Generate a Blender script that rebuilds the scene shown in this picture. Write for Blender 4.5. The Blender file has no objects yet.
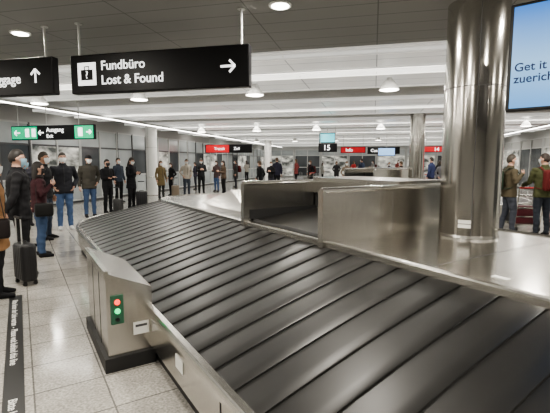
import bpy, bmesh, math, random
from math import sin, cos, pi, radians, atan2, sqrt
from mathutils import Vector, Matrix, noise
from mathutils.bvhtree import BVHTree
random.seed(7)
scene = bpy.context.scene
COL = scene.collection
try:
    scene.view_settings.view_transform = 'AgX'
    scene.view_settings.look = 'AgX - Medium High Contrast'
    scene.view_settings.exposure = 0.35
except Exception as e:
    print(e)

# ------------------------------------------------------------------ materials
MATS = {}
def mat(name, col=(.5,.5,.5), rough=.5, metal=0.0, emit=None, es=0.0, spec=.5):
    if name in MATS: return MATS[name]
    m = bpy.data.materials.new(name); m.use_nodes = True
    b = m.node_tree.nodes['Principled BSDF']
    b.inputs['Base Color'].default_value = (*col, 1)
    b.inputs['Roughness'].default_value = rough
    b.inputs['Metallic'].default_value = metal
    b.inputs['Specular IOR Level'].default_value = spec
    if emit:
        b.inputs['Emission Color'].default_value = (*emit, 1)
        b.inputs['Emission Strength'].default_value = es
    MATS[name] = m
    return m

def noisy(name, c1, c2, scale=(1,1,1), nscale=5, detail=4, rough=(.3,.5), metal=0.0, bump=0.0, p0=.35, p1=.65, spec=.5):
    if name in MATS: return MATS[name]
    m = mat(name, c1, rough[0], metal, spec=spec)
    nt = m.node_tree; N = nt.nodes; L = nt.links; b = N['Principled BSDF']
    tc = N.new('ShaderNodeTexCoord'); mp = N.new('ShaderNodeMapping'); mp.inputs['Scale'].default_value = scale
    L.new(tc.outputs['Object'], mp.inputs['Vector'])
    nz = N.new('ShaderNodeTexNoise'); nz.inputs['Scale'].default_value = nscale; nz.inputs['Detail'].default_value = detail
    L.new(mp.outputs[0], nz.inputs['Vector'])
    cr = N.new('ShaderNodeValToRGB')
    cr.color_ramp.elements[0].position = p0; cr.color_ramp.elements[1].position = p1
    cr.color_ramp.elements[0].color = (*c1,1); cr.color_ramp.elements[1].color = (*c2,1)
    L.new(nz.outputs['Fac'], cr.inputs[0]); L.new(cr.outputs[0], b.inputs['Base Color'])
    mr = N.new('ShaderNodeMapRange'); mr.inputs['To Min'].default_value = rough[0]; mr.inputs['To Max'].default_value = rough[1]
    L.new(nz.outputs['Fac'], mr.inputs['Value']); L.new(mr.outputs[0], b.inputs['Roughness'])
    if bump:
        bp = N.new('ShaderNodeBump'); bp.inputs['Strength'].default_value = bump; bp.inputs['Distance'].default_value = .01
        L.new(nz.outputs['Fac'], bp.inputs['Height']); L.new(bp.outputs[0], b.inputs['Normal'])
    return m

def line_mat(name, col, lcol, px, py, lw, rough=.4, metal=0, var=.0, spec=.5, emit=0):
    """panels separated by seams, in object XY coordinates"""
    if name in MATS: return MATS[name]
    m = mat(name, col, rough, metal, spec=spec); nt = m.node_tree; N = nt.nodes; L = nt.links; b = N['Principled BSDF']
    tc = N.new('ShaderNodeTexCoord'); sx = N.new('ShaderNodeSeparateXYZ'); L.new(tc.outputs['Object'], sx.inputs[0])
    outs = []
    for ax, p in (('X', px), ('Y', py)):
        if not p: continue
        d = N.new('ShaderNodeMath'); d.operation = 'DIVIDE'; L.new(sx.outputs[ax], d.inputs[0]); d.inputs[1].default_value = p
        f = N.new('ShaderNodeMath'); f.operation = 'FRACT'; L.new(d.outputs[0], f.inputs[0])
        l = N.new('ShaderNodeMath'); l.operation = 'LESS_THAN'; L.new(f.outputs[0], l.inputs[0]); l.inputs[1].default_value = lw/p
        outs.append(l)
    o = outs[0].outputs[0]
    if len(outs) == 2:
        mx = N.new('ShaderNodeMath'); mx.operation = 'MAXIMUM'; L.new(outs[0].outputs[0], mx.inputs[0]); L.new(outs[1].outputs[0], mx.inputs[1]); o = mx.outputs[0]
    mix = N.new('ShaderNodeMixRGB'); mix.inputs[1].default_value = (*col,1); mix.inputs[2].default_value = (*lcol,1)
    L.new(o, mix.inputs[0]); L.new(mix.outputs[0], b.inputs['Base Color'])
    if emit:
        L.new(mix.outputs[0], b.inputs['Emission Color']); b.inputs['Emission Strength'].default_value = emit
    return m

STEEL = noisy('brushed_steel', (.585,.57,.535), (.615,.60,.565), (6,6,.6), 5, 3, (.20,.25), 1.0)
DECK = noisy('steel_deck', (.60,.58,.54), (.65,.63,.59), (3,3,3), 2.5, 6, (.15,.21), 1.0)
COLST = noisy('column_steel', (.54,.52,.48), (.58,.56,.52), (1,1,.5), 3, 3, (.14,.18), 1.0)
RUBBER = noisy('belt_rubber', (.010,.0097,.0093), (.018,.0175,.0165), (1,1,1), 2.2, 8, (.32,.42), 0, .03, spec=.4)
BLACK = mat('black_plastic', (.012,.012,.013), .4)
BLACKR = mat('black_rubber', (.02,.02,.02), .6)
WHITE = mat('white_paint', (.8,.8,.78), .45)
LGREY = mat('light_grey_paint', (.52,.53,.52), .5)
DGREY = mat('dark_grey_metal', (.09,.09,.095), .4, .3)
GLOW = mat('lamp_glow', (1,1,1), .5, 0, (1,.95,.86), 9)
STRIPG = mat('strip_light_glow', (1,1,1), .5, 0, (1,.97,.90), 9)
SIGNW = mat('sign_white', (.8,.8,.8), .5, 0, (1,1,1), 1.0)
SIGNB = mat('sign_black', (.006,.006,.007), .35, spec=.25)
SIGNG = mat('sign_green', (.0,.35,.16), .4, 0, (0,.55,.25), .55)
SIGNR = mat('sign_red', (.5,.015,.02), .4, 0, (.7,.02,.03), .35)
LABEL = mat('label_white', (.75,.75,.72), .5)

# ------------------------------------------------------------------ mesh builder
class MB:
    def __init__(s): s.v=[]; s.f=[]; s.m=[]; s.mats=[]; s.M=Matrix.Identity(4)
    def mi(s, m):
        if m not in s.mats: s.mats.append(m)
        return s.mats.index(m)
    def add(s, vs, fs, m):
        o=len(s.v); s.v += [s.M @ Vector(p) for p in vs]; k=s.mi(m)
        for f in fs: s.f.append([i+o for i in f]); s.m.append(k)
    def box(s, c, size, m, rot=None):
        x,y,z=[a/2 for a in size]
        vs=[Vector((i,j,k)) for i in(-x,x) for j in(-y,y) for k in(-z,z)]
        if rot is not None: vs=[rot@p for p in vs]
        vs=[p+Vector(c) for p in vs]
        s.add(vs,[(0,1,3,2),(4,6,7,5),(0,4,5,1),(2,3,7,6),(0,2,6,4),(1,5,7,3)],m)
    def box2(s, a, b, m):
        s.box([(a[i]+b[i])/2 for i in range(3)],[abs(b[i]-a[i]) for i in range(3)],m)
    def rbox(s, c, size, r, m, seg=3, rot=None):
        bm=bmesh.new(); bmesh.ops.create_cube(bm,size=1)
        for v in bm.verts: v.co=Vector((v.co.x*size[0],v.co.y*size[1],v.co.z*size[2]))
        bmesh.ops.bevel(bm,geom=bm.edges[:],offset=r,segments=seg,profile=.5,affect='EDGES')
        bm.verts.index_update()
        vs=[(rot@v.co if rot is not None else v.co.copy())+Vector(c) for v in bm.verts]
        fs=[[v.index for v in f.verts] for f in bm.faces]; bm.free(); s.add(vs,fs,m)
    def tube(s, pts, rad, m, n=12, ref=(1,0,0), sub=1):
        pts=[Vector(p) for p in pts]; rad=[(r,r) if not isinstance(r,(tuple,list)) else r for r in rad]
        if sub>1:
            P=[];R=[]
            for i in range(len(pts)-1):
                for j in range(sub):
                    t=j/sub; P.append(pts[i].lerp(pts[i+1],t)); R.append((rad[i][0]*(1-t)+rad[i+1][0]*t, rad[i][1]*(1-t)+rad[i+1][1]*t))
            P.append(pts[-1]);R.append(rad[-1]);pts,rad=P,R
        side=Vector(ref); vs=[];fs=[]
        for i,p in enumerate(pts):
            a=pts[max(i-1,0)];b=pts[min(i+1,len(pts)-1)]; t=(b-a).normalized()
            sd=side-side.dot(t)*t
            if sd.length<1e-3: sd=t.orthogonal()
            side=sd.normalized(); o=t.cross(side)
            for k in range(n):
                an=2*pi*k/n; vs.append(p+side*(cos(an)*rad[i][0])+o*(sin(an)*rad[i][1]))
        for i in range(len(pts)-1):
            for k in range(n):
                k2=(k+1)%n; fs.append((i*n+k,i*n+k2,(i+1)*n+k2,(i+1)*n+k))
        fs.append(tuple(reversed(range(n)))); fs.append(tuple((len(pts)-1)*n+k for k in range(n)))
        s.add(vs,fs,m)
    def cyl(s, a, b, r, m, n=16): s.tube([a,b],[r,r],m,n)
    def ell(s, c, r, m, nu=16, nv=10, fn=None, rot=None):
        vs=[];fs=[]; c=Vector(c)
        def P(d):
            p=Vector((d[0]*r[0],d[1]*r[1],d[2]*r[2]))
            if fn: p=fn(Vector(d),p)
            if rot is not None: p=rot@p
            return p+c
        vs.append(P((0,0,-1)))
        for j in range(1,nv):
            ph=-pi/2+pi*j/nv
            for i in range(nu):
                th=2*pi*i/nu; vs.append(P((cos(ph)*cos(th),cos(ph)*sin(th),sin(ph))))
        vs.append(P((0,0,1)))
        for i in range(nu):
            i2=(i+1)%nu
            fs.append((0,1+i2,1+i)); 
            for j in range(nv-2): fs.append((1+j*nu+i,1+j*nu+i2,1+(j+1)*nu+i2,1+(j+1)*nu+i))
            fs.append((1+(nv-2)*nu+i,1+(nv-2)*nu+i2,len(vs)-1))
        s.add(vs,fs,m)
    def prism(s, poly, z0, z1, m):
        n=len(poly); vs=[(x,y,z0) for x,y in poly]+[(x,y,z1) for x,y in poly]
        fs=[tuple(reversed(range(n))),tuple(range(n,2*n))]+[(i,(i+1)%n,n+(i+1)%n,n+i) for i in range(n)]
        s.add(vs,fs,m)
    def mesh(s, name):
        me=bpy.data.meshes.new(name); me.from_pydata([tuple(v) for v in s.v],[],s.f)
        for m in s.mats: me.materials.append(m)
        me.polygons.foreach_set('material_index', s.m); me.update(); return me
    def obj(s, name, parent=None, loc=(0,0,0), rz=0, smooth=None):
        me=s.mesh(name); ob=bpy.data.objects.new(name,me); COL.objects.link(ob)
        ob.location=loc; ob.rotation_euler=(0,0,rz); ob.parent=parent
        if smooth is not None:
            me.polygons.foreach_set('use_smooth',[True]*len(me.polygons))
            try: me.set_sharp_from_angle(angle=radians(smooth))
            except Exception: pass
        return ob

def empty(name, loc=(0,0,0), rz=0):
    e=bpy.data.objects.new(name,None); COL.objects.link(e); e.location=loc; e.rotation_euler=(0,0,rz); e.empty_display_size=.2; return e
def text(name, body, parent, loc, size, m, rot=(pi/2,0,0), align='LEFT', ext=.001):
    c=bpy.data.curves.new(name,'FONT'); c.body=body; c.size=size; c.extrude=ext; c.align_x=align; c.offset=size*.012
    c.materials.append(m); o=bpy.data.objects.new(name,c); COL.objects.link(o); o.location=loc; o.rotation_euler=rot; o.parent=parent; return o

A = radians(13.5)
W = Vector((sin(A),cos(A),0)); C = Vector((cos(A),-sin(A),0))
RZ = -A
def wc(c,w,z=0): return C*c+W*w+Vector((0,0,z))
CA = radians(32)
U = Vector((-sin(CA),cos(CA),0)); V = Vector((cos(CA),sin(CA),0))
def ds(d,s,z=0): return V*d+U*s+Vector((0,0,z))

# ------------------------------------------------------------------ room
XL,XR,YB,YF = -11.5,9.0,-6.0,44.0
# floor, aligned with carousel axis
fm = mat('granite_floor',(.4,.39,.37),.22)
nt=fm.node_tree;N=nt.nodes;L=nt.links;b=N['Principled BSDF']
tc=N.new('ShaderNodeTexCoord');mp=N.new('ShaderNodeMapping');mp.inputs['Rotation'].default_value=(0,0,-(CA+A));L.new(tc.outputs['Object'],mp.inputs['Vector'])
br=N.new('ShaderNodeTexBrick');br.offset=0.0;br.inputs['Scale'].default_value=1
br.inputs['Brick Width'].default_value=.45;br.inputs['Row Height'].default_value=.45;br.inputs['Mortar Size'].default_value=.006;br.inputs['Mortar Smooth'].default_value=.1
br.inputs['Color1'].default_value=(.45,.43,.395,1);br.inputs['Color2'].default_value=(.37,.355,.325,1);br.inputs['Mortar'].default_value=(.16,.155,.145,1)
L.new(mp.outputs[0],br.inputs['Vector'])
n1=N.new('ShaderNodeTexNoise');n1.inputs['Scale'].default_value=55;n1.inputs['Detail'].default_value=5;L.new(tc.outputs['Object'],n1.inputs['Vector'])
n2=N.new('ShaderNodeTexNoise');n2.inputs['Scale'].default_value=4;n2.inputs['Detail'].default_value=8;n2.inputs['Roughness'].default_value=.7;L.new(tc.outputs['Object'],n2.inputs['Vector'])
r1=N.new('ShaderNodeMapRange');r1.inputs['From Min'].default_value=.3;r1.inputs['From Max'].default_value=.7;r1.inputs['To Min'].default_value=.62;r1.inputs['To Max'].default_value=1.25;L.new(n1.outputs['Fac'],r1.inputs['Value'])
r2=N.new('ShaderNodeMapRange');r2.inputs['From Min'].default_value=.3;r2.inputs['From Max'].default_value=.7;r2.inputs['To Min'].default_value=.8;r2.inputs['To Max'].default_value=1.15;L.new(n2.outputs['Fac'],r2.inputs['Value'])
mm=N.new('ShaderNodeMath');mm.operation='MULTIPLY';L.new(r1.outputs[0],mm.inputs[0]);L.new(r2.outputs[0],mm.inputs[1])
vm=N.new('ShaderNodeVectorMath');vm.operation='SCALE';L.new(br.outputs['Color'],vm.inputs[0]);L.new(mm.outputs[0],vm.inputs['Scale']);L.new(vm.outputs[0],b.inputs['Base Color'])
b.inputs['Roughness'].default_value=.13

mb=MB(); mb.box2((XL,YB,-.1),(XR,YF,0),fm); mb.obj('floor',rz=RZ)

WALLM=mat('wall_paint',(.42,.42,.41),.6)
GLASSP=noisy('pale_glass_panel',(.34,.37,.38),(.50,.53,.54),(1,1,1),.5,2,(.12,.2))
LITP=noisy('lit_shop_interior',(.06,.065,.06),(.75,.74,.68),(.8,.8,1.6),1.6,5,(.2,.3))
_b=LITP.node_tree.nodes['Principled BSDF']; LITP.node_tree.links.new(LITP.node_tree.nodes['Color Ramp'].outputs[0],_b.inputs['Emission Color']); _b.inputs['Emission Strength'].default_value=.45
DGLASS=noisy('dark_glass_panel',(.04,.045,.05),(.12,.13,.14),(1,1,1),.4,2,(.08,.15))
mb=MB(); mb.box2((XL-.2,YB,0),(XL,YF,3.6),WALLM); mb.obj('wall_left',rz=RZ)
mb=MB(); mb.box2((XR,YB,0),(XR+.2,YF,3.6),WALLM); mb.obj('wall_right',rz=RZ)
mb=MB(); mb.box2((XL-.2,YF,0),(XR+.2,YF+.2,3.6),WALLM); mb.obj('wall_far',rz=RZ)
mb=MB(); mb.box2((XL-.2,YB-.2,0),(XR+.2,YB,3.6),WALLM); mb.obj('wall_back',rz=RZ)
# glazed partitions along left wall
k=1
for i in range(17):
    y0=2+i*2.45; mb=MB(); x=XL
    for dy in (0,1.2,2.4):
        mb.box2((x+.001,y0+dy-.035,0.1),(x+.07,y0+dy+.035,2.95),DGREY if i%3==0 else LGREY)
    for z in (.1,1.0,2.2,2.92):
        mb.box2((x+.001,y0,z-.03),(x+.06,y0+2.4,z+.03),DGREY if z==2.2 else LGREY)
    for a in (0,1.2):
        mb.box2((x+.001,y0+a+.035,.13),(x+.03,y0+a+1.165,.97),GLASSP)
        mb.box2((x+.001,y0+a+.035,1.03),(x+.03,y0+a+1.165,2.17),DGLASS if (i*2+int(a))%3==1 else (LITP if (i+int(a))%3 else GLASSP))
        mb.box2((x+.001,y0+a+.035,2.23),(x+.03,y0+a+1.165,2.89),GLASSP)
    mb.obj('window_%d'%k,rz=RZ); k+=1
for i in range(11):
    y0=4+i*3.55; mb=MB(); x=XR
    for dy in (0,1.7,3.4): mb.box2((x-.07,y0+dy-.035,.1),(x-.001,y0+dy+.035,2.95),LGREY)
    for z in (.1,2.4,2.92): mb.box2((x-.06,y0,z-.03),(x-.001,y0+3.4,z+.03),LGREY)
    for a in (0,1.7): mb.box2((x-.03,y0+a+.035,.13),(x-.001,y0+a+1.665,2.37),LITP if i%2 else DGLASS)
    mb.obj('window_%d'%k,rz=RZ); k+=1
for i in range(7):
    x0=XL+.3+i*2.9; mb=MB(); y=YF
    for dx in (0,1.35,2.7): mb.box2((x0+dx-.04,y-.08,.1),(x0+dx+.04,y-.001,2.95),LGREY)
    for z in (.1,1.05,2.3,2.92): mb.box2((x0,y-.07,z-.04),(x0+2.7,y-.001,z+.04),LGREY)
    for a in (0,1.35):
        mb.box2((x0+a+.04,y-.03,.14),(x0+a+1.31,y-.001,2.26),DGLASS if i in(1,3,6) else LITP)
        mb.box2((x0+a+.04,y-.03,2.34),(x0+a+1.31,y-.001,2.88),GLASSP)
    mb.obj('window_%d'%k,rz=RZ); k+=1
mb=MB(); mb.box2((XL+.001,YB,0),(XL+.03,YF,.1),DGREY); mb.obj('baseboard_left',rz=RZ)
mb=MB(); mb.box2((XR-.03,YB,0),(XR-.001,YF,.1),DGREY); mb.obj('baseboard_right',rz=RZ)

# ceiling
CN=line_mat('ceiling_grey_panels',(.22,.22,.212),(.08,.08,.08),1.25,.32,.012,.45)
CL=line_mat('ceiling_metal_lamellas',(.40,.40,.39),(.15,.15,.15),0,.15,.03,.4)
CU=line_mat('ceiling_white_rafts',(.80,.80,.78),(.40,.40,.40),1.5,.6,.02,.22,emit=.26)  # rafts carry an added glow that brightens the ceiling; no lamp behind them
CD=mat('ceiling_void',(.22,.22,.22),.7)
FAS=mat('ceiling_fascia',(.8,.8,.78),.4,0,(1,.98,.94),.25)  # faint glow put into the fascia material, not a light fitting
strips=[8.1,13.4,18.6,24,30,36,41]
mb=MB()
mb.box2((XL,YB,3.1),(XR,5.6,3.2),CN)
mb.box2((XL,5.6,3.08),(XR,5.66,3.6),FAS)
mb.obj('ceiling',rz=RZ)
mb=MB()
mb.box2((XL,YB,3.58),(XR,YF,3.68),CD)
ys=[5.9]+strips+[YF]
for i in range(len(ys)-1):
    a=ys[i]+(.28 if i>0 else 0); bb=ys[i+1]-(.28 if i<len(ys)-2 else 0)
    span=bb-a
    segs=[(a,a+span*.3,0),(a+span*.3,a+span*.7,1),(a+span*.7,bb,0)] if span>3 else [(a,a+span*.45,1),(a+span*.45,bb,0)]
    for (p,q,kind) in segs:
        if kind: mb.box2((XL+.3,p+.04,3.38),(XR-.3,q-.04,3.41),CL)
        else:
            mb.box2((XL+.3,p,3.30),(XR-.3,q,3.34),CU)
            mb.box2((XL+.3,p,3.28),(XR-.3,p+.05,3.42),FAS); mb.box2((XL+.3,q-.05,3.28),(XR-.3,q,3.42),FAS)
mb.obj('ceiling',rz=RZ)
for i,w in enumerate(strips):
    mb=MB(); mb.box2((XL+.4,w-.1,3.36),(XR-.4,w+.1,3.40),STRIPG); mb.box2((XL+.4,w-.14,3.40),(XR-.4,w+.14,3.56),LGREY)
    mb.obj('ceiling_strip_light',rz=RZ)
for c in (-9.6,7.4):
    mb=MB(); mb.box2((c-.07,6.2,3.20),(c+.07,YF-1,3.275),LGREY); mb.box2((c-.055,6.25,3.185),(c+.055,YF-1.05,3.199),STRIPG)
    mb.obj('ceiling_strip_light',rz=RZ)

def area(name,loc,size,power,col=(1,.94,.84),shape='DISK',sy=None,rz=0,parent=None):
    l=bpy.data.lights.new(name,'AREA'); l.shape=shape; l.size=size; l.energy=power; l.color=col
    if sy: l.size_y=sy
    o=bpy.data.objects.new(name,l); COL.objects.link(o); o.location=loc; o.rotation_euler=(0,0,rz); o.parent=parent; return o

# recessed downlights in the near ceiling
def downlight(p, r=.085, power=46):
    e=empty('recessed_downlight',(p[0],p[1],3.1))
    mb=MB(); mb.tube([(0,0,-.012),(0,0,-.001)],[r+.025,r+.03],WHITE,24); mb.tube([(0,0,-.016),(0,0,-.011)],[r,r],GLOW,24)
    mb.obj('trim_and_lens',parent=e)
    area('lamp',(0,0,-.02),r*2,power,parent=e)
P0=Vector((.05,4.1,0)); 
for ic in range(-3,3):
    for iw in range(-2,2):
        p=P0+C*(ic*2.95)+W*(iw*2.4)
        if ic==-1 and iw==0: p=Vector((-2.97,4.95,0))
        c=p.dot(C);w=p.dot(W)
        if XL+.5<c<XR-.5 and YB+.5<w<5.1: downlight(p)
# pendant dish lamps
def dish(p,z=3.3):
    e=empty('ceiling_dish_lamp',(p[0],p[1],z))
    mb=MB(); mb.tube([(0,0,0),(0,0,-.05),(0,0,-.06),(0,0,-.16),(0,0,-.24)],[.06,.06,.10,.16,.21],WHITE,24)
    mb.tube([(0,0,-.242),(0,0,-.25)],[.19,.17],GLOW,24); mb.obj('reflector',parent=e,smooth=40)
    area('lamp',(0,0,-.26),.3,34,parent=e)
for w in (8.8,18.8,28.5):
    for c in (-8.2,-5.4,-2.57,.27,3.1,6.0):
        dish(wc(c,w))

# floor stripe with text
e=empty('floor_waiting_line',ds(-.12,2.4,.001),CA)
mb=MB(); mb.box2((-.065,-3.8,0),(.065,3.3,.003),mat('black_tape',(.02,.02,.02),.5)); mb.obj('tape',parent=e)
for i in range(3):
    text('lettering','Bitte hinter der Linie warten  -  Please wait behind this line',e,(-.03,3.1-i*2.35,.0035),.075,LABEL,rot=(0,0,-pi/2))

# ------------------------------------------------------------------ carousel
def carousel(name, loc, s0, s1, detail=True):
    root=empty(name,loc,CA)
    d0,Ri,Ro=3.375,1.025,2.535; Rm=(Ri+Ro)/2
    A1=s1-s0; arc=pi*Rm; T=2*A1+2*arc
    def P(Lp,r):
        Lp%=T
        if Lp<A1: return Vector((d0-r,s0+Lp,0))                 # near straight side going +s
        Lp-=A1
        if Lp<arc:
            a=Lp/Rm; return Vector((d0-cos(a)*r,s1+sin(a)*r,0))
        Lp-=arc
        if Lp<A1: return Vector((d0+r,s1-Lp,0))
        Lp-=A1; a=Lp/Rm
        return Vector((d0+cos(a)*r,s0-sin(a)*r,0))
    def stations():
        st=[]; 
        n=10
        st+= [A1*i/n for i in range(n)]; st+=[A1+arc*i/24 for i in range(24)]
        st+=[A1+arc+A1*i/n for i in range(n)]; st+=[2*A1+arc+arc*i/24 for i in range(24)]
        return st
    ST=stations()
    def sweep(mb,prof,m,closedprof=False):
        n=len(prof); vs=[];fs=[]
        for l in ST:
            for r,z in prof: p=P(l,r); vs.append((p.x,p.y,z))
        S=len(ST)
        for i in range(S):
            j=(i+1)%S
            for k in range(n-1 if not closedprof else n):
                k2=(k+1)%n; fs.append((i*n+k,i*n+k2,j*n+k2,j*n+k))
        mb.add(vs,fs,m)
    # body
    mb=MB()
    sweep(mb,[(Ro-.02,.40),(Ro-.02,.455),(Ro+.0,.475),(Ro+.035,.47),(Ro+.05,.445),(Ro+.05,.40),(Ro+.035,.385),(Ro+.02,.385)],STEEL)
    sweep(mb,[(Ro+.02,.385),(Ro+.02,.13)],STEEL)
    sweep(mb,[(Ro+.02,.13),(Ro-.03,.125),(Ro-.03,0)],BLACKR)
    # seams
    for i in range(int(A1/1.5)+1):
        s=s0+i*1.5+.35
        if s<s1: mb.box2((d0-Ro-.0235,s-.004,.13),(d0-Ro-.018,s+.004,.385),BLACK)
    mb.obj('skirt_and_bumper',parent=root,smooth=35)
    # slats
    mb=MB(); n=int(round(T/.25)); pitch=T/n; NR=9
    zs=lambda r:.83-(r-Ri)/(Ro-Ri)*.385
    vs=[];fs=[]
    for i in range(n):
        base=len(vs)
        for f,h in ((0,-.004),(.010,.008),(.05,.0105),(.35,.008),(.7,.003),(1.0,-.002)):
            for k in range(NR):
                q=k/(NR-1); r=Ri+.01+(Ro-Ri-.02)*q
                off=.022*sin(pi*q)
                p=P((i+f)*pitch+off,r); vs.append((p.x,p.y,zs(r)+h))
        for j in range(5):
            for k in range(NR-1):
                a=base+j*NR+k; fs.append((a,a+1,a+NR+1,a+NR))
    mb.add(vs,fs,RUBBER); mb.obj('belt_slats',parent=root,smooth=25)
    # deck
    mb=MB()
    sweep(mb,[(Ri+.03,.80),(Ri+.03,.872),(Ri+.02,.882),(Ri-.01,.886),(Ri-.03,.87)],STEEL)
    vs=[]; 
    for l in ST: p=P(l,Ri-.02); vs.append((p.x,p.y,.87))
    mb.add(vs,[tuple(range(len(vs)))[::-1]],DECK)
    for s in [s0+1.2*i for i in range(int(A1/1.2)+1)]:
        mb.box2((d0-Ri+.04,s-.003,.870),(d0+Ri-.04,s+.003,.8712),DGREY)
    mb.obj('steel_deck',parent=root)
    # infeed
    mb=MB()
    for s in (2.89,4.42):
        mb.box2((2.32,s-.025,.80),(4.15,s+.025,1.33),STEEL)
        mb.tube([(2.30,s,1.34),(4.15,s,1.34)],[.032,.032],STEEL,10)
        mb.box2((2.29,s-.035,.80),(2.33,s+.035,1.34),STEEL)
        sg=1 if s<3 else -1
        mb.box2((2.38,s+sg*.026,.90),(4.1,s+sg*.034,1.02),BLACKR)
        mb.box2((3.2,s-.0262,.88),(3.203,s+.0262,1.31),DGREY)
    mb.box2((4.10,2.89,.87),(4.15,4.42,1.40),STEEL)
    mb.box2((3.35,2.92,1.20),(4.12,4.39,1.40),STEEL)
    mb.box2((3.35,4.46,.87),(4.05,5.0,1.30),STEEL); mb.box2((3.32,4.45,1.30),(4.08,5.02,1.33),STEEL)
    for i in range(13):
        s=2.93+i*.112; mb.box2((3.38,s,1.0),(3.39,s+.1,1.2),BLACKR)
    mb.obj('infeed_side_panels',parent=root,smooth=35)
    mb=MB()
    mb.add([(2.45,2.93,.895),(2.45,4.37,.895),(4.1,4.37,1.06),(4.1,2.93,1.06),(2.45,2.93,.86),(2.45,4.37,.86)],[(0,3,2,1),(0,1,5,4)],RUBBER)
    mb.tube([(2.44,2.93,.875),(2.44,4.37,.875)],[.03,.03],BLACKR,12)
    mb.add([(2.36,2.93,.835),(2.36,4.37,.835),(2.44,4.37,.872),(2.44,2.93,.872)],[(0,3,2,1)],DGREY)
    mb.obj('infeed_belt',parent=root)
    if s1>6:
        mb=MB()
        mb.add([(2.75,5.1,.87),(2.75,6.9,.87),(4.0,6.9,.87),(4.0,5.1,.87),(3.1,5.1,1.22),(3.1,6.4,1.12),(4.0,6.4,1.12),(4.0,5.1,1.22)],
               [(0,1,5,4),(1,2,6,5),(2,3,7,6),(3,0,4,7),(4,5,6,7)],STEEL)
        mb.obj('service_hatch',parent=root)
    if detail:
        # control cabinet
        mb=MB(); a0,a1,b0,b1=.50,.80,3.20,4.18
        mb.add([(a0,b0,.10),(a1+.04,b0,.10),(a1+.04,b1,.10),(a0,b1,.10),(a0,b0,.77),(a1+.04,b0,.62),(a1+.04,b1,.64),(a0,b1,.80)],
               [(0,1,5,4),(1,2,6,5),(2,3,7,6),(3,0,4,7),(4,5,6,7),(3,2,1,0)],STEEL)
        mb.box2((a0-.012,b0-.012,.73),(a0+.02,b1+.012,.79),STEEL)
        mb.box2((a0-.03,b0-.03,0),(a1+.05,b1+.03,.11),BLACKR)
        for f in (.33,.66):
            s=b0+(b1-b0)*f; mb.box2((a0-.002,s-.003,.11),(a0+.003,s+.003,.73),BLACK)
        mb.obj('control_cabinet',parent=root)
        mb=MB()
        mb.rbox((a0+.075,b0-.006,.48),(.095,.014,.23),.006,mat('panel_dark_green',(.03,.10,.06),.4),2)
        mb.tube([(a0+.075,b0-.012,.54),(a0+.075,b0-.03,.54)],[.022,.018],mat('lamp_red',(.8,.02,.02),.3,0,(1,.05,.03),2.0),16)
        mb.tube([(a0+.075,b0-.012,.47),(a0+.075,b0-.03,.47)],[.022,.018],mat('lamp_green',(.02,.7,.2),.3,0,(.05,1,.35),1.0),16)
        mb.tube([(a0+.075,b0-.012,.405),(a0+.075,b0-.026,.405)],[.016,.014],BLACK,16)
        mb.box2((a0+.19,b0-.004,.25),(a0+.31,b0-.001,.35),LABEL)
        mb.box2((a0+.205,b0-.005,.31),(a0+.295,b0-.003,.33),DGREY)
        mb.obj('push_button_panel',parent=root)
        mb=MB(); mb.box2((d0-Ro-.026,2.42,.24),(d0-Ro-.021,2.56,.33),LABEL); mb.obj('inspection_label',parent=root)
        mb=MB(); mb.rbox((2.52,.98,.985),(.12,.12,.22),.012,BLACK); mb.cyl((2.52,.98,1.09),(2.52,.98,1.115),.03,mat('knob_red',(.5,.02,.02),.4)); mb.obj('emergency_stop_box',parent=root)
        mb=MB(); mb.box((2.55,1.38,.873),(.05,.10,.004),LABEL); mb.obj('deck_label',parent=root)
    return root
carousel('baggage_carousel',(0,0,0),-3.0,7.8,True)
carousel('baggage_carousel',(3.07,10.74,0),1.0,5.5,False)

# columns
def column(p,r,top,m=COLST,label=False):
    e=empty('steel_column',(p[0],p[1],0))
    mb=MB(); mb.tube([(0,0,0),(0,0,top)],[r,r],m,64)
    mb.obj('shaft',parent=e,smooth=40)
    mb=MB(); mb.tube([(0,0,.0),(0,0,.02)],[r+.05,r+.05],STEEL,48)
    if label or r>.24: mb.tube([(0,0,.872),(0,0,.90)],[r+.012,r+.006],STEEL,48)
    mb.tube([(0,0,2.30),(0,0,2.306)],[r+.0015,r+.0015],DGREY,64)
    mb.obj('collars',parent=e,smooth=40)
    mb=MB()
    mb.box2((r*cos(radians(250))*1.002-.003,r*sin(radians(250))*1.002-.002,.9),(r*cos(radians(250))*1.002+.003,r*sin(radians(250))*1.002+.002,top-.02),DGREY)
    mb.obj('vertical_seam',parent=e)
    if label:
        mb=MB(); aw=.022
        for row in range(2):
            z0=.975+row*.042
            vs=[];fs=[]
            for i in range(7):
                an=radians(226+i*4); vs+= [((r+.002)*cos(an),(r+.002)*sin(an),z0),((r+.002)*cos(an),(r+.002)*sin(an),z0+.035)]
            fs=[(2*i,2*i+2,2*i+3,2*i+1) for i in range(6)]; mb.add(vs,fs,LABEL)
        mb.obj('sticker',parent=e)
column((1.95,4.08),.275,3.1,label=True)
column((5.10,14.80),.262,3.3)
column((-6.0,20.0),.27,3.3,WHITE)
column(wc(-8,31),.27,3.3,WHITE)

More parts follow.
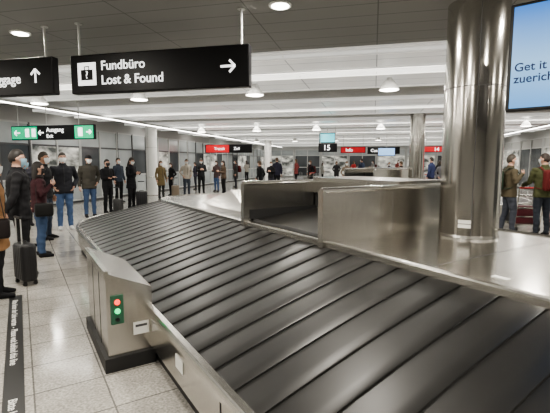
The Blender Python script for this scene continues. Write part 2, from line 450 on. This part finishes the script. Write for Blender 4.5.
# ------------------------------------------------------------------ signs
def arrow(mb,cx,cz,L_,th,direction,m,y=-.052):
    # arrow with shaft and two chevron strokes in XZ plane
    an={'right':0,'up':pi/2,'left':pi}[direction]
    R=Matrix.Rotation(-an,3,'Y')
    def bar(c,size,rot):
        mb.box(Vector((cx,y,cz))+R@Vector(c),size,m,R@Matrix.Rotation(rot,3,'Y'))
    bar((0,0,0),(L_,.004,th),0)
    hl=L_*.55
    for sg in (1,-1):
        bar((L_/2-hl*.35,0,sg*hl*.35),(hl,.004,th),sg*pi/4)
def rods(mb,xs,z0,z1,y=0):
    for x in xs: mb.cyl((x,y,z0),(x,y,z1),.012,LGREY,8); mb.cyl((x,y,z1-.01),(x,y,z1),.04,LGREY,12)
def hanging_sign(name,p,w,h,zc,top,rodxs):
    e=empty(name,(p[0],p[1],zc),RZ)
    mb=MB(); mb.rbox((0,0,0),(w,.1,h),.012,SIGNB,2); rods(mb,rodxs,h/2,top-zc); mb.obj('housing',parent=e); return e
# main sign
pc=(Vector((-2.28,4.69,0))+Vector((-.2475,4.14,0)))/2
e=hanging_sign('hanging_direction_sign',pc+C*.03,2.04,.41,2.548,3.1,(-.93,.93))
text('title','Fundbüro',e,(-.64,-.052,.035),.135,SIGNW); text('subtitle','Lost & Found',e,(-.64,-.052,-.115),.135,SIGNW)
mb=MB(); mb.box2((-.925,-.053,-.12),(-.70,-.051,.12),SIGNW); arrow(mb,.80,0,.15,.022,'right',SIGNW)
mb.box2((-.885,-.055,-.065),(-.74,-.053,.045),SIGNB)
mb.box2((-.845,-.055,.045),(-.835,-.053,.08),SIGNB);mb.box2((-.79,-.055,.045),(-.78,-.053,.08),SIGNB);mb.box2((-.845,-.055,.072),(-.78,-.053,.082),SIGNB)
mb.obj('pictogram_and_arrow',parent=e)
text('question_mark','?',e,(-.8125,-.0555,-.045),.11,SIGNW,align='CENTER')
pc2=pc-C*2.27
e=hanging_sign('hanging_direction_sign',pc2,2.1,.41,2.56,3.1,(-.93,.93))
text('title','Gepäck',e,(-.64,-.052,.035),.135,SIGNW); text('subtitle','Baggage',e,(.62,-.052,-.07),.15,SIGNW,align='RIGHT')
mb=MB(); arrow(mb,.82,0,.15,.022,'up',SIGNW); mb.obj('arrow',parent=e)
# exit sign
pe=Vector((-6.5,12.1,0))
e=hanging_sign('hanging_exit_sign',pe,2.85,.42,2.46,3.3,(-1.2,-.2,.9))
mb=MB(); mb.box2((-1.40,-.053,-.18),(-.50,-.0505,.18),SIGNG); mb.box2((.78,-.053,-.18),(1.40,-.0505,.18),SIGNG)
arrow(mb,-1.2,0,.2,.04,'left',SIGNW,-.056); arrow(mb,1.25,0,.16,.04,'right',SIGNW,-.056)
for x in (-.85,-.62): mb.box2((x-.07,-.056,-.12),(x+.07,-.054,.12),SIGNW)
mb.box2((.90,-.056,-.12),(1.05,-.054,.12),SIGNW)
arrow(mb,-.36,0,.18,.035,'left',SIGNW,-.053)
mb.obj('symbols',parent=e)
text('title','Ausgang',e,(-.18,-.053,.02),.18,SIGNW); text('subtitle','Exit',e,(-.18,-.053,-.15),.15,SIGNW)
# far direction signs
def farsign(px,Y,z,w,h,parts,words=None):
    X=Y*(px-275)/406; e=hanging_sign('hanging_direction_sign',(X,Y,0),w,h,z,3.3,(-w*.4,w*.4))
    mb=MB()
    for a,b_,m in parts: mb.box2((-w/2+w*a,-.054,-h/2+.03),(-w/2+w*b_,-.0505,h/2-.03),m)
    if parts: mb.obj('coloured_fields',parent=e)
    if words: 
        for tx,xx,sz,dz in words: text('lettering',tx,e,(-w/2+w*xx,-.058,dz),sz,SIGNW)
    return e
farsign(229,26,2.45,3.1,.52,[(.02,.52,SIGNR)],[('Transit',.2,.25,-.08),('Zoll',.62,.25,-.08)])
farsign(382,29,2.42,2.2,.5,[],[('Customs',.1,.3,-.1)])
farsign(327,20,1.95+.35,.9,.42,[],[('15',.25,.36,-.12)])
farsign(352,27,2.4,1.6,.4,[(.02,.98,SIGNR)],[('Info',.2,.3,-.1)])
farsign(434,24,2.35,1.4,.35,[(.02,.98,SIGNR)],[('14',.4,.3,-.1)])

# flight information screens
def infoscreen(p,w,h,zc,colr):
    e=empty('hanging_information_screen',(p[0],p[1],zc),RZ)
    mb=MB(); mb.rbox((0,0,0),(w,.08,h),.012,BLACK,2); mb.box2((-w/2+.04,-.0425,-h/2+.04),(w/2-.04,-.0405,h/2-.04),colr); rods(mb,(0,),h/2,3.27-zc); mb.obj('panel',parent=e)
TEAL=mat('screen_teal',(.1,.4,.45),.3,0,(.15,.65,.75),.9)
infoscreen((20*(327-275)/406,20.2,0),.8,.5,2.9-.12,TEAL)
infoscreen((24*(385-275)/406,24,0),1.0,.5,2.2,mat('screen_blue',(.1,.3,.6),.3,0,(.4,.6,.9),.9))

# big monitor, top right
th=atan2(-.64,.77)
e=empty('advertising_monitor',(1.685+.77*.62,3.03-.64*.62,2.335),th)
mb=MB(); mb.rbox((0,.03,0),(1.26,.07,.745),.01,BLACK,2)
mb.cyl((0,.05,.37),(0,.05,.765),.025,DGREY,12); mb.box2((-.2,.065,-.15),(.2,.09,.15),DGREY); mb.obj('housing',parent=e)
sm=mat('monitor_picture',(.1,.3,.6),.25); nt=sm.node_tree;N=nt.nodes;L=nt.links;b=N['Principled BSDF']
tc=N.new('ShaderNodeTexCoord');sp=N.new('ShaderNodeSeparateXYZ');L.new(tc.outputs['Object'],sp.inputs[0])
mr=N.new('ShaderNodeMapRange');mr.inputs['From Min'].default_value=-.35;mr.inputs['From Max'].default_value=.35;L.new(sp.outputs['Z'],mr.inputs['Value'])
cr=N.new('ShaderNodeValToRGB');cr.color_ramp.elements[0].color=(.14,.40,.80,1);cr.color_ramp.elements[1].color=(.05,.22,.66,1)
q=cr.color_ramp.elements.new(.45);q.color=(.32,.58,.88,1)
L.new(mr.outputs[0],cr.inputs[0]);L.new(cr.outputs[0],b.inputs['Emission Color']);b.inputs['Emission Strength'].default_value=1.0;b.inputs['Base Color'].default_value=(.02,.02,.03,1)
mb=MB(); mb.box2((-.605,-.0085,-.35),(.605,-.0055,.35),sm); mb.obj('display',parent=e)
INK=mat('screen_ink',(.01,.02,.10),.5)
text('headline','Get it now:',e,(-.585,-.0095,-.095),.082,INK); text('web_address','zuerich.com',e,(-.585,-.0095,-.175),.082,INK)

# poster on right wall
e=empty('backlit_poster',wc(XR-.075,21.9,1.75),RZ)
mb=MB(); mb.box2((-.05,-1.9,-.62),(0,1.9,.62),BLACK); 
PK=noisy('poster_print',(.75,.05,.08),(.85,.35,.35),(1,1,1),1.2,2,(.3,.3)); pb=PK.node_tree.nodes['Principled BSDF']; pb.inputs['Emission Color'].default_value=(.9,.12,.15,1); pb.inputs['Emission Strength'].default_value=.7
mb.box2((-.056,-1.82,-.55),(-.051,1.82,.55),PK); mb.obj('light_box',parent=e)

# ------------------------------------------------------------------ luggage
def suitcase(p,rz,col,h=.62,name='rolling_suitcase',handle=True):
    m=mat('case_%02d%02d%02d'%tuple(int(c*99) for c in col),col,.4); mb=MB(); w=h*.68;d=h*.36
    mb.rbox((0,0,.05+h/2),(w,d,h),.045,m,4)
    for i in range(5):
        x=-w*.36+i*w*.18; mb.rbox((x,0,.05+h/2),(w*.07,d+.012,h*.86),.005,m,1)
    mb.box2((-.003-w/2,-.004,.08),(w/2+.003,.004,.02+h),BLACK)
    for sx in (-1,1):
        for sy in (-1,1):
            mb.cyl((sx*w*.4-.012,sy*d*.35,.025),(sx*w*.4+.012,sy*d*.35,.025),.025,BLACKR,12)
            mb.box((sx*w*.4,sy*d*.35,.05),(.035,.035,.03),BLACK)
    if handle:
        for sx in (-1,1): mb.cyl((sx*.09,-d*.3,h),(sx*.09,-d*.3,h+.38),.008,LGREY,8)
        mb.rbox((0,-d*.3,h+.39),(.22,.03,.03),.01,BLACK,2)
    mb.tube([(-.08,0,h+.05),(-.06,0,h+.075),(.06,0,h+.075),(.08,0,h+.05)],[.01]*4,BLACK,8)
    return mb.obj(name,loc=(p[0],p[1],0),rz=rz,smooth=40)

def trolley(p,rz,load=None):
    mb=MB(); M=STEEL
    for sx in (-.28,.28):
        mb.tube([(sx*.6,.45,.12),(sx,-.35,.14),(sx,-.42,.6),(sx,-.48,1.02)],[.015]*4,M,8)
    mb.tube([(-.28,-.48,1.02),(.28,-.48,1.02)],[.02,.02],mat('handle_red',(.5,.03,.03),.4),10)
    for y in (-.3,-.1,.1,.3): mb.box((0,y,.15),(.5-.1*(y+.3),.03,.02),M)
    mb.box((0,-.4,.55),(.54,.02,.03),M); mb.box((0,-.38,.35),(.54,.02,.03),M); mb.box((0,-.46,.85),(.5,.2,.02),M)
    for q in ((-.25,-.35),(.25,-.35),(0,.42)): mb.cyl((q[0]-.015,q[1],.06),(q[0]+.015,q[1],.06),.06,BLACKR,14); mb.box((q[0],q[1],.12),(.04,.04,.05),M)
    if load:
        m=mat('load_%02d%02d'%(int(load[0]*99),int(load[1]*99)),load,.5)
        mb.rbox((0,-.12,.37),(.45,.28,.42),.04,m,3); mb.rbox((0,.16,.28),(.38,.22,.24),.04,BLACKR,3)
    return mb.obj('luggage_trolley',loc=(p[0],p[1],0),rz=rz,smooth=40)

# ------------------------------------------------------------------ people
def cm(col,r=.8):
    return mat('cloth_%03d%03d%03d'%tuple(int(c*999) for c in col),col,r,spec=.25)
SK1=mat('skin_fair',(.52,.32,.24),.5); SK2=mat('skin_tan',(.36,.20,.13),.5)
EYEW=mat('eye_white',(.7,.7,.68),.3); EYED=mat('eye_dark',(.02,.015,.012),.2); LIP=mat('lips',(.40,.15,.13),.5)
MASKW=mat('mask_white',(.72,.75,.76),.7); MASKB=mat('mask_blue',(.35,.55,.68),.7); MASKK=mat('mask_black',(.02,.02,.022),.7)
JEANS=(.05,.085,.17); BLK=(.014,.014,.016)
ARM={
 'down':lambda s:((s*.25,-.03,1.135),(s*.265,.04,.885)),
 'pocket':lambda s:((s*.29,-.10,1.15),(s*.205,.05,.985)),
 'phone':lambda s:((s*.235,.03,1.13),(s*.075,.27,1.20)),
 'fold':lambda s:((s*.25,.05,1.14),(-s*.03,.20,1.16+s*.02)),
 'pull':lambda s:((s*.28,-.06,1.14),(s*.32,-.17,.93)),
 'push':lambda s:((s*.25,.08,1.15),(s*.23,.36,1.07)),
 'strap':lambda s:((s*.27,.0,1.17),(s*.13,.19,1.33)),
}
def human(name,x,y,face,H=1.75,top=BLK,bottom=JEANS,hair=(.03,.02,.015),arms=('down','down'),hem=.86,mask=MASKW,vox=.012,
          longhair=False,cap=None,stride=0.0,skin=SK1,bulk=1.0,pitch=0,turn=0,woman=False,backpack=None,shoulder_bag=None,scarf=None,shoes=BLK,glasses=False,lift=0):
    k=H/1.75; T=cm(top); B=cm(bottom); HR=mat('hair_%03d'%int(hair[0]*999+hair[1]*99),hair,.6); SH=cm(shoes,.5)
    core=MB(); n=14; sh=.93 if woman else 1.0
    # torso/jacket
    rings=[]
    if hem<.8: rings+=[(hem,.205*bulk,.155*bulk),((hem+.86)/2,.195*bulk,.15*bulk)]
    rings+=[(.86 if hem<.8 else hem,.185*bulk,.138*bulk),(.95,.18*bulk,.135*bulk),(1.07,(.152 if woman else .166)*bulk,.122*bulk),(1.2,.172*bulk*sh,.13*bulk),(1.32,.186*bulk*sh,.132*bulk),(1.40,.178*sh*bulk,.115*bulk),(1.445,.135*sh,.09),(1.475,.085,.075),(1.515,.068,.068)]
    core.tube([(0,0,r[0]) for r in rings],[(r[1],r[2]) for r in rings],T,20,sub=2)
    core.tube([(0,0,.80),(0,0,.90),(0,0,1.0)],[(.10,.09),(.165,.125),(.15,.11)],B,16)
    core.tube([(0,-.01,1.47),(0,.0,1.52),(0,.012,1.58)],[(.055,.055),(.052,.054),(.055,.06)],skin,12)
    for s in (-1,1):
        st=s*stride
        hip=(s*.088,0,.90); kn=(s*.10,st*.14+.015+abs(stride)*.06,.485); an=(s*.11,st*.24-.01,.085)
        core.tube([hip,((hip[0]+kn[0])/2,(hip[1]+kn[1])/2+.012,.69),kn,((kn[0]+an[0])/2,(kn[1]+an[1])/2-.012,.30),an],[.099,.087,.066,.062,.052],B,n,sub=2)
        ax,ay=an[0],an[1]
        core.tube([(ax,ay-.065,.045),(ax,ay-.04,.05),(ax+s*.005,ay+.04,.048),(ax+s*.012,ay+.12,.036),(ax+s*.015,ay+.185,.026)],[(.028,.035),(.040,.05),(.044,.047),(.047,.034),(.030,.022)],SH,12)
        core.tube([(ax,ay-.005,.03),(ax,ay,.11)],[.045,.045],SH,12)
        E,Wr=[Vector(q) for q in ARM[arms[0] if s<0 else arms[1]](s)]
        S=Vector((s*.182*sh*min(bulk,1.1),0,1.405)); S0=Vector((s*.11,0,1.41))
        core.tube([S0,S,S.lerp(E,.5),E,E.lerp(Wr,.5),Wr],[.05,.064*bulk,.056*bulk,.049*bulk,.046*bulk,.037*bulk],T,n,ref=(0,1,0),sub=2)
    # head (part of the same surface)
    HC=Vector((0,.02,1.632)); HM=Matrix.Translation((0,0,1.55))@Matrix.Rotation(radians(turn),4,'Z')@Matrix.Rotation(radians(-pitch),4,'X')@Matrix.Translation((0,0,-1.55))
    def hfn(d,p):
        z=d.z
        if z<0:
            f=(-z)**1.6; p.x*=1-.38*f; p.y=p.y*(1-.22*f)+.022*f
        if d.y>.55: p.y*=.965
        return p
    core.M=HM
    core.ell(HC,(.077,.097,.118),skin,20,14,hfn)
    core.tube([HC+Vector((0,.086,.022)),HC+Vector((0,.104,-.012)),HC+Vector((0,.108,-.026))],[.008,.012,.015],skin,8)
    core.ell(HC+Vector((0,.078,-.098)),(.026,.02,.018),skin,10,6)
    for s in(-1,1): core.ell(HC+Vector((s*.080,-.008,-.002)),(.011,.018,.030),skin,8,6)
    core.M=Matrix.Identity(4)
    src=core.mesh('src'); so=bpy.data.objects.new('src',src); COL.objects.link(so)
    rm=so.modifiers.new('r','REMESH'); rm.mode='VOXEL'; rm.voxel_size=vox
    smm=so.modifiers.new('s','SMOOTH'); smm.factor=.5; smm.iterations=3 if vox<.015 else 1
    dg=bpy.context.evaluated_depsgraph_get(); dg.update()
    ev=bpy.data.meshes.new_from_object(so.evaluated_get(dg),depsgraph=dg)
    bvh=BVHTree.FromPolygons([tuple(v) for v in core.v],core.f)
    out=MB(); out.mats=list(core.mats)
    clothidx={core.mats.index(T),core.mats.index(B)}
    nr=[v.normal.copy() for v in ev.vertices]; vm_=[0]*len(ev.vertices)
    fm_=[]
    fs=[tuple(pl.vertices) for pl in ev.polygons]
    for pl in ev.polygons:
        c=pl.center; hit=bvh.find_nearest(c); mi=core.m[hit[2]]
        if mi in clothidx and c.z<1.48:
            for vi in pl.vertices: vm_[vi]=1
        fm_.append(mi)
    sd=random.random()*50
    vs=[]
    for i,v in enumerate(ev.vertices):
        p=v.co.copy()
        if vm_[i]:
            q=Vector((p.x*9+sd,p.y*9,p.z*16)); p+=nr[i]*(noise.noise(q)*.012)
        vs.append(p)
    out.v=vs; out.f=[list(f) for f in fs]; out.m=fm_
    bpy.data.objects.remove(so); bpy.data.meshes.remove(ev); bpy.data.meshes.remove(src)
    # extras ---- hands
    for s in (-1,1):
        E,Wr=[Vector(q) for q in ARM[arms[0] if s<0 else arms[1]](s)]
        t=(Wr-E).normalized(); ref=Vector((0,1,0)) if abs(t.y)<.65 else Vector((0,0,1))
        bb=(ref-ref.dot(t)*t).normalized(); nn=t.cross(bb); 
        if nn.x*s>0: nn=-nn
        out.tube([Wr-t*.03,Wr,Wr+t*.04,Wr+t*.09],[(.026,.022),(.028,.020),(.040,.016),(.040,.014)],skin,10,ref=tuple(bb))
        for i,Lf in enumerate((.072,.080,.074,.058)):
            p=Wr+t*.082+bb*(.029-.0195*i); pts=[p]; a=.25
            for sgm in (.45,.32,.26):
                p=p+(t*cos(a)+nn*sin(a))*Lf*sgm; pts.append(p); a+=.42
            out.tube(pts,[.0095,.009,.008,.0065],skin,7)
        p=Wr+t*.025+bb*.026; q=p+(t*.62+bb*.6+nn*.35).normalized()*.04; r_=q+(t*.85+bb*.2+nn*.4).normalized()*.032
        out.tube([p,q,r_],[.013,.011,.008],skin,8)
        if arms[0 if s<0 else 1]=='phone' and s>0:
            out.rbox(Wr+t*.09+nn*.03,(.012,.075,.15),.004,BLACK,1,Matrix.Rotation(.9,3,'X'))
        out.tube([Wr-t*.03,Wr+t*.004],[.042*bulk,.040*bulk],T,12)
    # head extras
    out.M=HM
    for s in(-1,1):
        out.ell(HC+Vector((s*.031,.081,.012)),(.0135,.010,.008),EYEW,10,6)
        out.ell(HC+Vector((s*.031,.0895,.012)),(.0060,.004,.0065),EYED,8,6)
        out.tube([HC+Vector((s*.014,.094,.030)),HC+Vector((s*.032,.094,.036)),HC+Vector((s*.050,.082,.030))],[.004,.005,.003],HR,6)
        if glasses:
            pts=[HC+Vector((s*.031+.021*cos(a),.101,.012+.017*sin(a))) for a in [i*pi/5 for i in range(11)]]
            out.tube(pts,[.0022]*11,BLACK,5); out.tube([HC+Vector((s*.052,.10,.014)),HC+Vector((s*.082,.0,.014))],[.002,.002],BLACK,5)
    out.tube([HC+Vector((-.024,.086,-.052)),HC+Vector((0,.096,-.050)),HC+Vector((.024,.086,-.052))],[.004,.007,.004],LIP,6)
    if mask:
        vs=[];fs=[];nu,nv=12,7
        for j in range(nv):
            z=-.90+j/(nv-1)*.95
            for i in range(nu+1):
                az=radians(-72+144*i/nu); rr=sqrt(max(0,1-z*z))*(1-.0*abs(az)); d=Vector((sin(az)*rr,cos(az)*rr,z))
                p=Vector((d.x*.077,d.y*.097,d.z*.118)); p=hfn(d,p)*1.09; p.y+=.012*cos(az)*(1 if z>-.7 else .6)
                vs.append(HC+p)
        for j in range(nv-1):
            for i in range(nu): a=j*(nu+1)+i; fs.append((a,a+1,a+nu+2,a+nu+1))
        out.add(vs,fs,mask)
        for s in(-1,1): out.tube([HC+Vector((s*.070,.03,-.02)),HC+Vector((s*.084,-.012,.01))],[.002,.002],mask,5)
    def hairfn(d,p):
        lim = .50 if d.y>.35 else (.50-(.35-d.y)*1.1 if d.y>-.2 else -.25-(.6 if longhair else .25)*( -d.y-.2))
        if longhair and d.y<.3: lim-=.3
        on = d.z>lim
        sc = 1.10 if on else .93
        p=hfn(d,p)*sc
        if on and d.z>.3: p.z+=.006+.006*noise.noise(d*6+Vector((sd,0,0)))
        return p
    out.ell(HC+Vector((0,-.004,.002)),(.077,.097,.118),HR,24,16,hairfn)
    if longhair:
        out.tube([HC+Vector((0,-.035,.06)),HC+Vector((0,-.055,-.04)),HC+Vector((0,-.068,-.13)),HC+Vector((0,-.075,-.22)),HC+Vector((0,-.08,-.27))],[(.070,.05),(.088,.055),(.095,.045),(.085,.03),(.05,.015)],HR,14)
    if cap:
        K=cm(cap)
        out.ell(HC+Vector((0,-.004,.03)),(.089,.108,.105),K,20,10,lambda d,p: Vector((p.x,p.y,max(p.z,.005))))
        if not woman: out.tube([HC+Vector((0,.07,.037)),HC+Vector((0,.12,.036)),HC+Vector((0,.155,.028))],[(.07,.008),(.062,.006),(.035,.004)],K,12)
    out.M=Matrix.Identity(4)
    # collar + zip
    cc=cm(scarf) if scarf else T
    rr=(.085,.10,.082) if scarf else (.080,.078,.070)
    out.tube([(0,.0,1.455),(0,.004,1.49),(0,.008,1.53 if scarf else 1.52)],rr,cc,16)
    out.tube([(0,.118*bulk,hem+.02 if hem>.8 else .86),(0,.124*bulk,1.07),(0,.133*bulk,1.25),(0,.125*bulk,1.38),(0,.078,1.47)],[.006]*5,BLACKR,6)
    if backpack:
        K=cm(backpack)
        out.rbox((0,-.235*bulk,1.20),(.30,.17,.44),.06,K,4); out.rbox((0,-.33*bulk,1.12),(.22,.06,.22),.025,K,3)
        for s in(-1,1): out.tube([(s*.10,-.16,1.40),(s*.115,-.06,1.475),(s*.12,.06,1.45),(s*.125,.135*bulk,1.33),(s*.14,.12,1.15),(s*.17,-.05,1.03),(s*.13,-.17,1.02)],[(.022,.008)]*7,K,8)
    if shoulder_bag:
        K=cm(shoulder_bag,.5); s=1
        out.rbox((s*.27*bulk,.03,.90),(.11,.30,.24),.035,K,3)
        out.tube([(s*.25,.13,1.0),(s*.20,.09,1.3),(s*.15,.02,1.47),(s*.20,-.07,1.3),(s*.25,-.08,1.0)],[(.012,.005)]*5,K,8)
    mz=min(v.z for v in out.v)
    out.v=[Vector((v.x*k,v.y*k,(v.z-mz)*k+lift)) for v in out.v]
    dx,dy=face
    return out.obj(name,loc=(x,y,0),rz=atan2(-dx,dy),smooth=60)

M='standing_man'; F='standing_woman'
human(F,-3.30,4.74,(.85,.5),1.66,(.30,.17,.085),BLK,(.05,.03,.02),('down','pocket'),.62,MASKW,.011,True,shoulder_bag=(.02,.015,.015),woman=True)
human(M,-3.60,5.70,(.8,.55),1.76,BLK,BLK,(.02,.016,.014),('pocket','pull'),.80,MASKB,.010,glasses=True,bulk=1.08)
suitcase((-3.30,5.28),radians(-40),(.02,.02,.022),.50)
human(F,-3.98,6.85,(.75,.6),1.60,(.045,.016,.02),(.045,.075,.14),(.02,.015,.012),('down','strap'),.84,MASKK,.010,True,woman=True,shoulder_bag=(.015,.015,.015),scarf=(.02,.015,.015))
human(M,-4.65,7.5,(.9,.3),1.70,(.03,.03,.035),BLK,(.03,.02,.015),('down','pocket'),.84,MASKB,.014)
human(M,-4.75,8.4,(.9,.1),1.80,BLK,(.03,.04,.06),(.04,.03,.02),('down','down'),.84,MASKW,.014,skin=SK2)
human(M,-5.0,9.65,(.55,-.8),1.82,(.018,.019,.024),(.06,.10,.19),(.03,.022,.018),('pocket','pocket'),.84,MASKW,.011,bulk=1.1,shoes=(.5,.5,.5))
human(M,-5.42,11.9,(.6,-.75),1.80,(.045,.042,.035),(.05,.08,.15),(.05,.04,.03),('pocket','down'),.82,MASKW,.013,cap=BLK,bulk=1.1,turn=15)
human(M,-5.3,12.9,(.8,-.4),1.68,BLK,BLK,(.02,.02,.02),('fold','fold'),.84,MASKK,.014,bulk=1.05)
human(F,-5.0,14.2,(.9,-.3),1.76,(.014,.014,.017),BLK,(.03,.02,.015),('pull','phone'),.70,MASKW,.014,True,woman=True,pitch=15)
suitcase((-4.62,14.1),radians(10),(.015,.015,.018),.55)
human(F,-5.05,18.1,(.7,-.6),1.66,(.16,.12,.06),(.03,.03,.03),(.10,.06,.03),('down','down'),.62,MASKW,.018,True,woman=True)
human(M,-4.15,19.2,(.5,-.8),1.74,(.38,.35,.30),(.05,.06,.08),(.06,.04,.03),('pocket','pocket'),.84,MASKW,.018)
human(M,-3.75,20.8,(.3,-.9),1.78,BLK,BLK,(.03,.02,.02),('phone','phone'),.84,MASKW,.018,pitch=20)
human(F,-3.2,22.4,(-.5,-.8),1.68,(.06,.04,.04),JEANS,(.03,.02,.02),('down','phone'),.8,MASKW,.02,True,woman=True)
suitcase((-4.55,18.6),0.3,(.25,.2,.15),.5)
human(M,-6.3,10.2,(.6,-.6),1.78,(.03,.03,.04),BLK,(.02,.02,.015),('down','pocket'),.84,MASKW,.016,bulk=1.05)
human(F,-7.6,13.5,(.8,-.4),1.66,(.10,.04,.04),BLK,(.03,.02,.015),('phone','down'),.70,MASKW,.018,True,woman=True)
human(M,-6.2,16.2,(.8,-.4),1.76,(.04,.05,.07),BLK,(.03,.02,.015),('down','down'),.84,MASKW,.018)
suitcase((-4.75,12.3),-0.4,(.03,.03,.03),.45)
# right hand pair beyond the carousel
human(M,5.20,9.05,(.95,-.1),1.76,(.085,.070,.045),(.05,.055,.07),(.05,.035,.025),('down','strap'),.84,MASKW,.012,backpack=(.03,.045,.03),bulk=1.08,stride=.3)
human(M,5.80,8.8,(.08,1),1.78,(.06,.065,.03),(.025,.03,.04),(.03,.02,.015),('push','push'),.84,MASKW,.012,backpack=(.10,.015,.015),bulk=1.1,turn=35)
trolley((5.87,9.70),-.08,(.12,.02,.03))
trolley((6.9,9.5),.5,(.05,.06,.09))
# far crowd
far=[(224,20,F,(.10,.07,.05)),(236,26,M,(.05,.05,.05)),(247,33,F,(.3,.28,.25)),(260,17.5,M,BLK),(271,22,M,BLK),(277,23,M,(.03,.03,.05)),(296,33,F,(.2,.05,.05)),(310,24,M,BLK),(346,21,F,(.25,.2,.15)),
     (361,28,M,(.02,.03,.06)),(388,24,M,BLK),(400,20.5,M,(.05,.04,.035)),(430,19,M,(.03,.04,.10)),(438,27,F,BLK),(372,34,M,(.3,.3,.3)),(441,18.3,M,(.12,.12,.13)),(172,19.5,F,BLK),
     (322,36,F,(.3,.3,.28)),(336,30,M,BLK),(353,37,F,(.4,.04,.04)),(397,34,F,(.25,.06,.05)),(196,24,M,(.05,.05,.07))]
for i,(px,Y,nm,tc_) in enumerate(far):
    a=random.uniform(0,6.28)
    human(nm,Y*(px-275)/406,Y,(cos(a),sin(a)),random.uniform(1.55,1.86),tc_,random.choice([BLK,JEANS,(.03,.03,.04)]),random.choice([(.03,.02,.015),(.1,.06,.03)]),
          random.choice([('down','down'),('pocket','pocket'),('phone','phone')]),random.choice([.84,.84,.65]),MASKW,.026,nm==F,woman=nm==F,backpack=random.choice([None,None,(.1,.02,.02)]))
for px,Y,cl in ((256,17.3,(.4,.02,.03)),(316,24,(.03,.05,.15)),(352,20.6,(.45,.03,.03)),(393,24.2,(.02,.02,.02)),(300,26,(.3,.3,.32))):
    suitcase((Y*(px-275)/406,Y),random.uniform(0,3),cl,.6)
trolley((1.6,22.5),1.0,(.02,.03,.06)); trolley((6.8,19),2.0,(.3,.02,.02))

# ------------------------------------------------------------------ world + camera
w=bpy.data.worlds.new('World'); scene.world=w; w.use_nodes=True
w.node_tree.nodes['Background'].inputs[0].default_value=(.8,.85,.9,1); w.node_tree.nodes['Background'].inputs[1].default_value=.3
cam=bpy.data.cameras.new('Camera'); cam.lens=36*408/550; cam.sensor_width=36; cam.clip_end=200
co=bpy.data.objects.new('Camera',cam); COL.objects.link(co); co.location=(0,0,1.6); co.rotation_euler=(radians(90-6.2),0,0)
scene.camera=co
bpy.context.view_layer.update()
